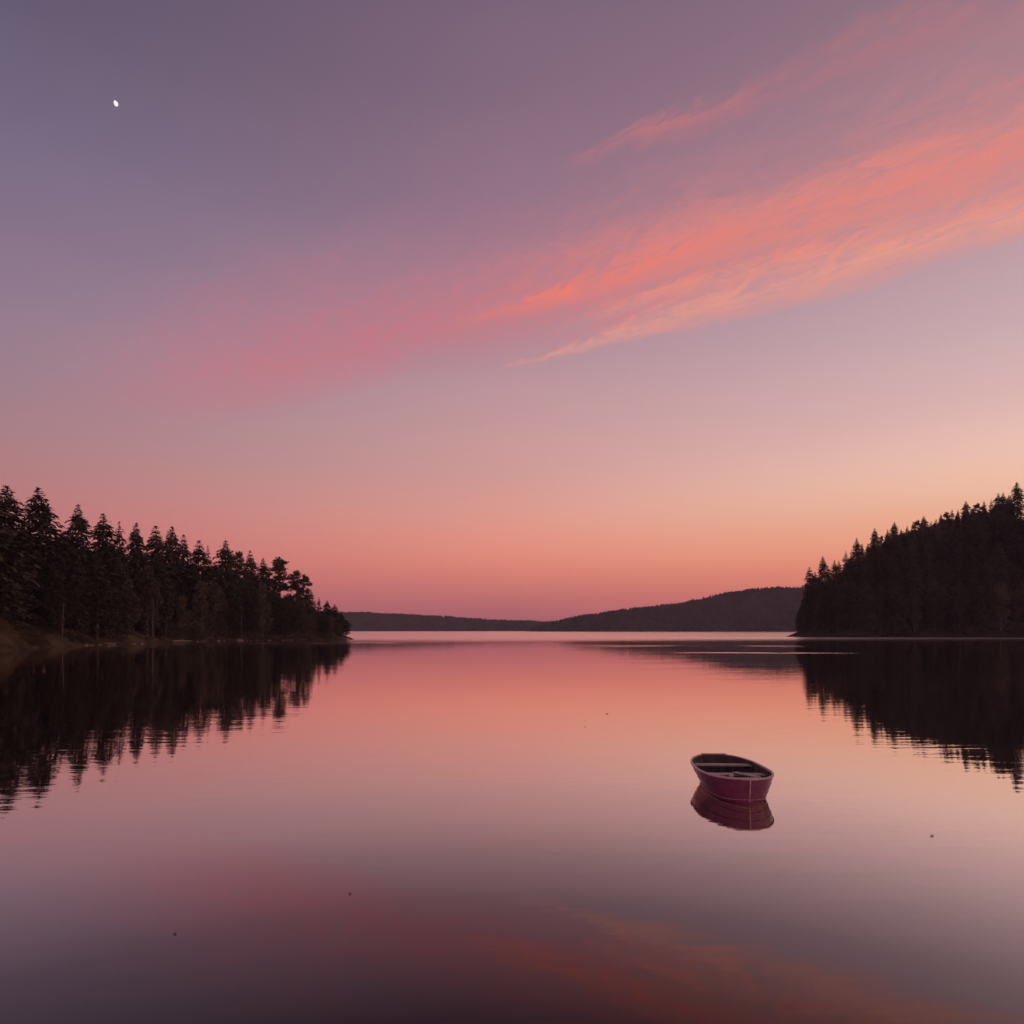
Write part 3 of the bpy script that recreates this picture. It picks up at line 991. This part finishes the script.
for k in range(46):
    px = rr.choice([rr.uniform(2, 46), rr.uniform(85, 150), rr.uniform(215, 300), rr.uniform(150, 345)])
    x, y, z = shore_pt(px)
    rock(x - rr.uniform(-.4, .8), y + rr.uniform(-.6, .6), .05, rr.uniform(.22, .62), 'small weathered rock at the waterline of the left shore', 'small rocks along the left waterline')
for px, s, lab in ((107, 1.0, 'pale boulder at the water edge under the left-shore firs'), (113, .75, 'smaller pale boulder touching the pale boulder on the left shore'),
                   (240, 1.0, 'angular grey boulder where the left shore starts to bend'), (347, .9, 'dark low rock at the very tip of the left point')):
    x, y, z = shore_pt(px)
    rock(x, y, .15, s, lab, None)
# fallen log lying along the water
lg = MB()
x, y, z = shore_pt(172); x2, y2, z2 = shore_pt(190)
lg.tube([(x + .6, y - .5, .35), ((x + x2) / 2 + .6, (y + y2) / 2 - .6, .42), (x2 + .6, y2 - .5, .30)], [.28, .24, .16], 8)
lg.tube([((x + x2) / 2 + .6, (y + y2) / 2 - .6, .42), ((x + x2) / 2 + 1.3, (y + y2) / 2 - .9, 1.2)], [.09, .03], 5)
tag(lg.build('fallen_log', M_wood_grey, None, True), 'pale fallen log lying along the water of the left shore', 'log')
# slender pale dead trunks standing in front of the dark firs
for px, Ht, lab in ((157, 13, 'tall thin pale dead trunk standing before the left-shore firs'), (170, 9, 'shorter pale dead trunk above the fallen log'),
                    (245, 12, 'slightly bent pale dead trunk in the middle of the left shore'), (68, 10, 'pale dead trunk between the grassy mound and the boulders')):
    x, y, z = shore_pt(px)
    x -= 1.4
    z = ground_z(x, y, 'l')
    e = tag(empty('dead_tree', (x, y, z)), lab, 'tree')
    t_ = MB(); t_.tube([(0, 0, -.4), (.1, .05, Ht * .5), (.35, 0, Ht)], [.11, .08, .03], 6); t_.build('trunk', M_palebark, e, True)
    for k in range(4):
        b_ = MB(); a_ = rr.random() * 6.28; zb = Ht * rr.uniform(.4, .9)
        b_.tube([(.15, 0, zb), (.15 + math.cos(a_) * .7, math.sin(a_) * .7, zb + .25)], [.035, .012], 5); b_.build('branch', M_palebark, e)


# bushes
def bush_mesh(seed, n=420):
    r = random.Random(seed); mb = MB()
    for k in range(n):
        v = rv(r); v.z = abs(v.z)
        v *= r.random() ** .35 * (1 + .35 * mnoise.noise(v * 2 + Vector((seed, 0, 0))))
        leaf(mb, Vector((v.x, v.y, v.z * .8)), (rv(r) + v).normalized(), r.uniform(.16, .3), r.uniform(.08, .16), rv(r))
    tk = MB()
    for k in range(7):
        a_ = 6.28 * k / 7
        tk.tube([(0, 0, -.15), (.3 * math.cos(a_), .3 * math.sin(a_), .35), (.6 * math.cos(a_), .6 * math.sin(a_), .55)], [.03, .02, .008], 4)
    out = []
    for nm, m_, mt in (('stem', tk, M_bark), ('foliage', mb, M_broad)):
        me = bpy.data.meshes.new(nm); me.from_pydata(m_.v, [], m_.f); me.materials.append(mt); out.append((nm, me))
    return out


BUSH = [bush_mesh(k) for k in range(3)]


def bush(x, y, z, s, label, group=None):
    e = empty('bush', (x, y, z), rr.uniform(0, 6.28))
    e.scale = (s, s, s * rr.uniform(.75, 1.1))
    for nm, me in rr.choice(BUSH):
        o = bpy.data.objects.new(nm, me); COL.objects.link(o); o.parent = e
    tag(e, label, 'bush', group)


for k in range(46):
    px = rr.uniform(-30, 346)
    if px < 52 or 88 < px < 122: continue
    x, y, z = shore_pt(px)
    x -= rr.uniform(.8, 4.5)
    bush(x, y, ground_z(x, y, 'l') - .1, rr.uniform(1.1, 3.0), 'low dark bush between the waterline and the trees of the left shore', 'bushes along the left shore')
for k in range(30):
    px = rr.uniform(805, 1080)
    D = SHORE_D['r'](px) + rr.uniform(3, 9)
    x = (px - 512) / F * D
    z = ground_z(x, D, 'r')
    if z > .1: bush(x, D, z - .2, rr.uniform(1.6, 3.6), 'low dark bush at the foot of the right hill', 'bushes along the foot of the right hill')
for px, s, lab in ((965, 5.0, 'large rounded bush at the water by the right hill foot'), (990, 4.4, 'rounded bush right of the large one at the right hill foot'), (1014, 5.4, 'widest rounded bush at the right edge by the water')):
    D = SHORE_D['r'](px) + 6
    x = (px - 512) / F * D
    bush(x, D, ground_z(x, D, 'r') - .3, s, lab)

# dry grass on the bank
gr = MB(); r2 = random.Random(9)
for k in range(9000):
    px = r2.choice((r2.uniform(-30, 48), r2.uniform(82, 150)))
    D = SHORE_D['l'](px) + r2.uniform(-2, 13)
    x = (px - 512) / F * D
    z = ground_z(x, D, 'l') if k % 1 == 0 else 0
    if z < .3: continue
    for _ in range(3):
        a_ = r2.random() * 6.28; h = r2.uniform(.25, .6); x_ = x + r2.uniform(-.3, .3); y_ = D + r2.uniform(-.3, .3)
        gr.add([(x_ - .03, y_, z - .05), (x_ + .03, y_, z - .05), (x_ + .25 * math.cos(a_), y_ + .25 * math.sin(a_), z + h)], [(0, 1, 2)])
tag(gr.build('grass', M_grass), 'dry tan grass growing on the left bank', 'grass', kind='stuff')

# bits of leaf litter floating on the still water
M_leaf = material('wet_leaf', (0.035, 0.018, 0.014), 0.6, (0.06, 0.03, 0.02), 30, 0.4)
for px, py, s, lab in ((607, 714, .17, 'largest dark floating leaf up and left of the boat'), (585, 727, .10, 'small floating leaf just below the largest one'),
                       (515, 686, .16, 'floating leaf alone on the pink water toward the middle'), (350, 894, .055, 'dark floating leaf on the lower left water'),
                       (932, 836, .09, 'floating leaf right of the boat making a faint ring'), (175, 934, .05, 'floating leaf nearest the lower left corner')):
    D = CAM_H * F / (py - HOR)
    x = (px - 512) / F * D
    lf = MB(); n = 9
    vs = []
    for i in range(n):
        t = i / (n - 1); w = .32 * math.sin(math.pi * min(1, t ** .8)) + .01
        for q_ in (-1, 0, 1): vs.append(((t - .5) * s, q_ * w * s, .006 + (.30 * abs(q_) * w + .5 * (t - .5) ** 2) * s))
    fs = [(i * 3 + k, i * 3 + k + 1, (i + 1) * 3 + k + 1, (i + 1) * 3 + k) for i in range(n - 1) for k in range(2)]
    lf.add(vs, fs)
    lf.tube([(.5 * s, 0, .006 + .125 * s), (.75 * s, .05 * s, .3 * s)], .02 * s, 5)
    o = lf.build('floating_leaf', M_leaf)
    o.location = (x, D, 0.0); o.rotation_euler = (0, 0, rr.random() * 6.28)
    tag(o, lab, 'leaf')

# ------------------------------------------------------------------ haze over the lake
hz = MB()
hz.box((0, 1420, 112), (7000, 4140, 244))
hm = bpy.data.materials.new('haze'); hm.use_nodes = True
q = NG(hm.node_tree)
pv = q.new('ShaderNodeVolumePrincipled')
pv.inputs['Color'].default_value = (0.90, 0.86, 0.97, 1)
pv.inputs['Density'].default_value = 0.00010
o = q.new('ShaderNodeOutputMaterial'); q.l.new(pv.outputs[0], o.inputs['Volume'])
HZ = hz.build('haze', hm)
tag(HZ, kind='stuff')
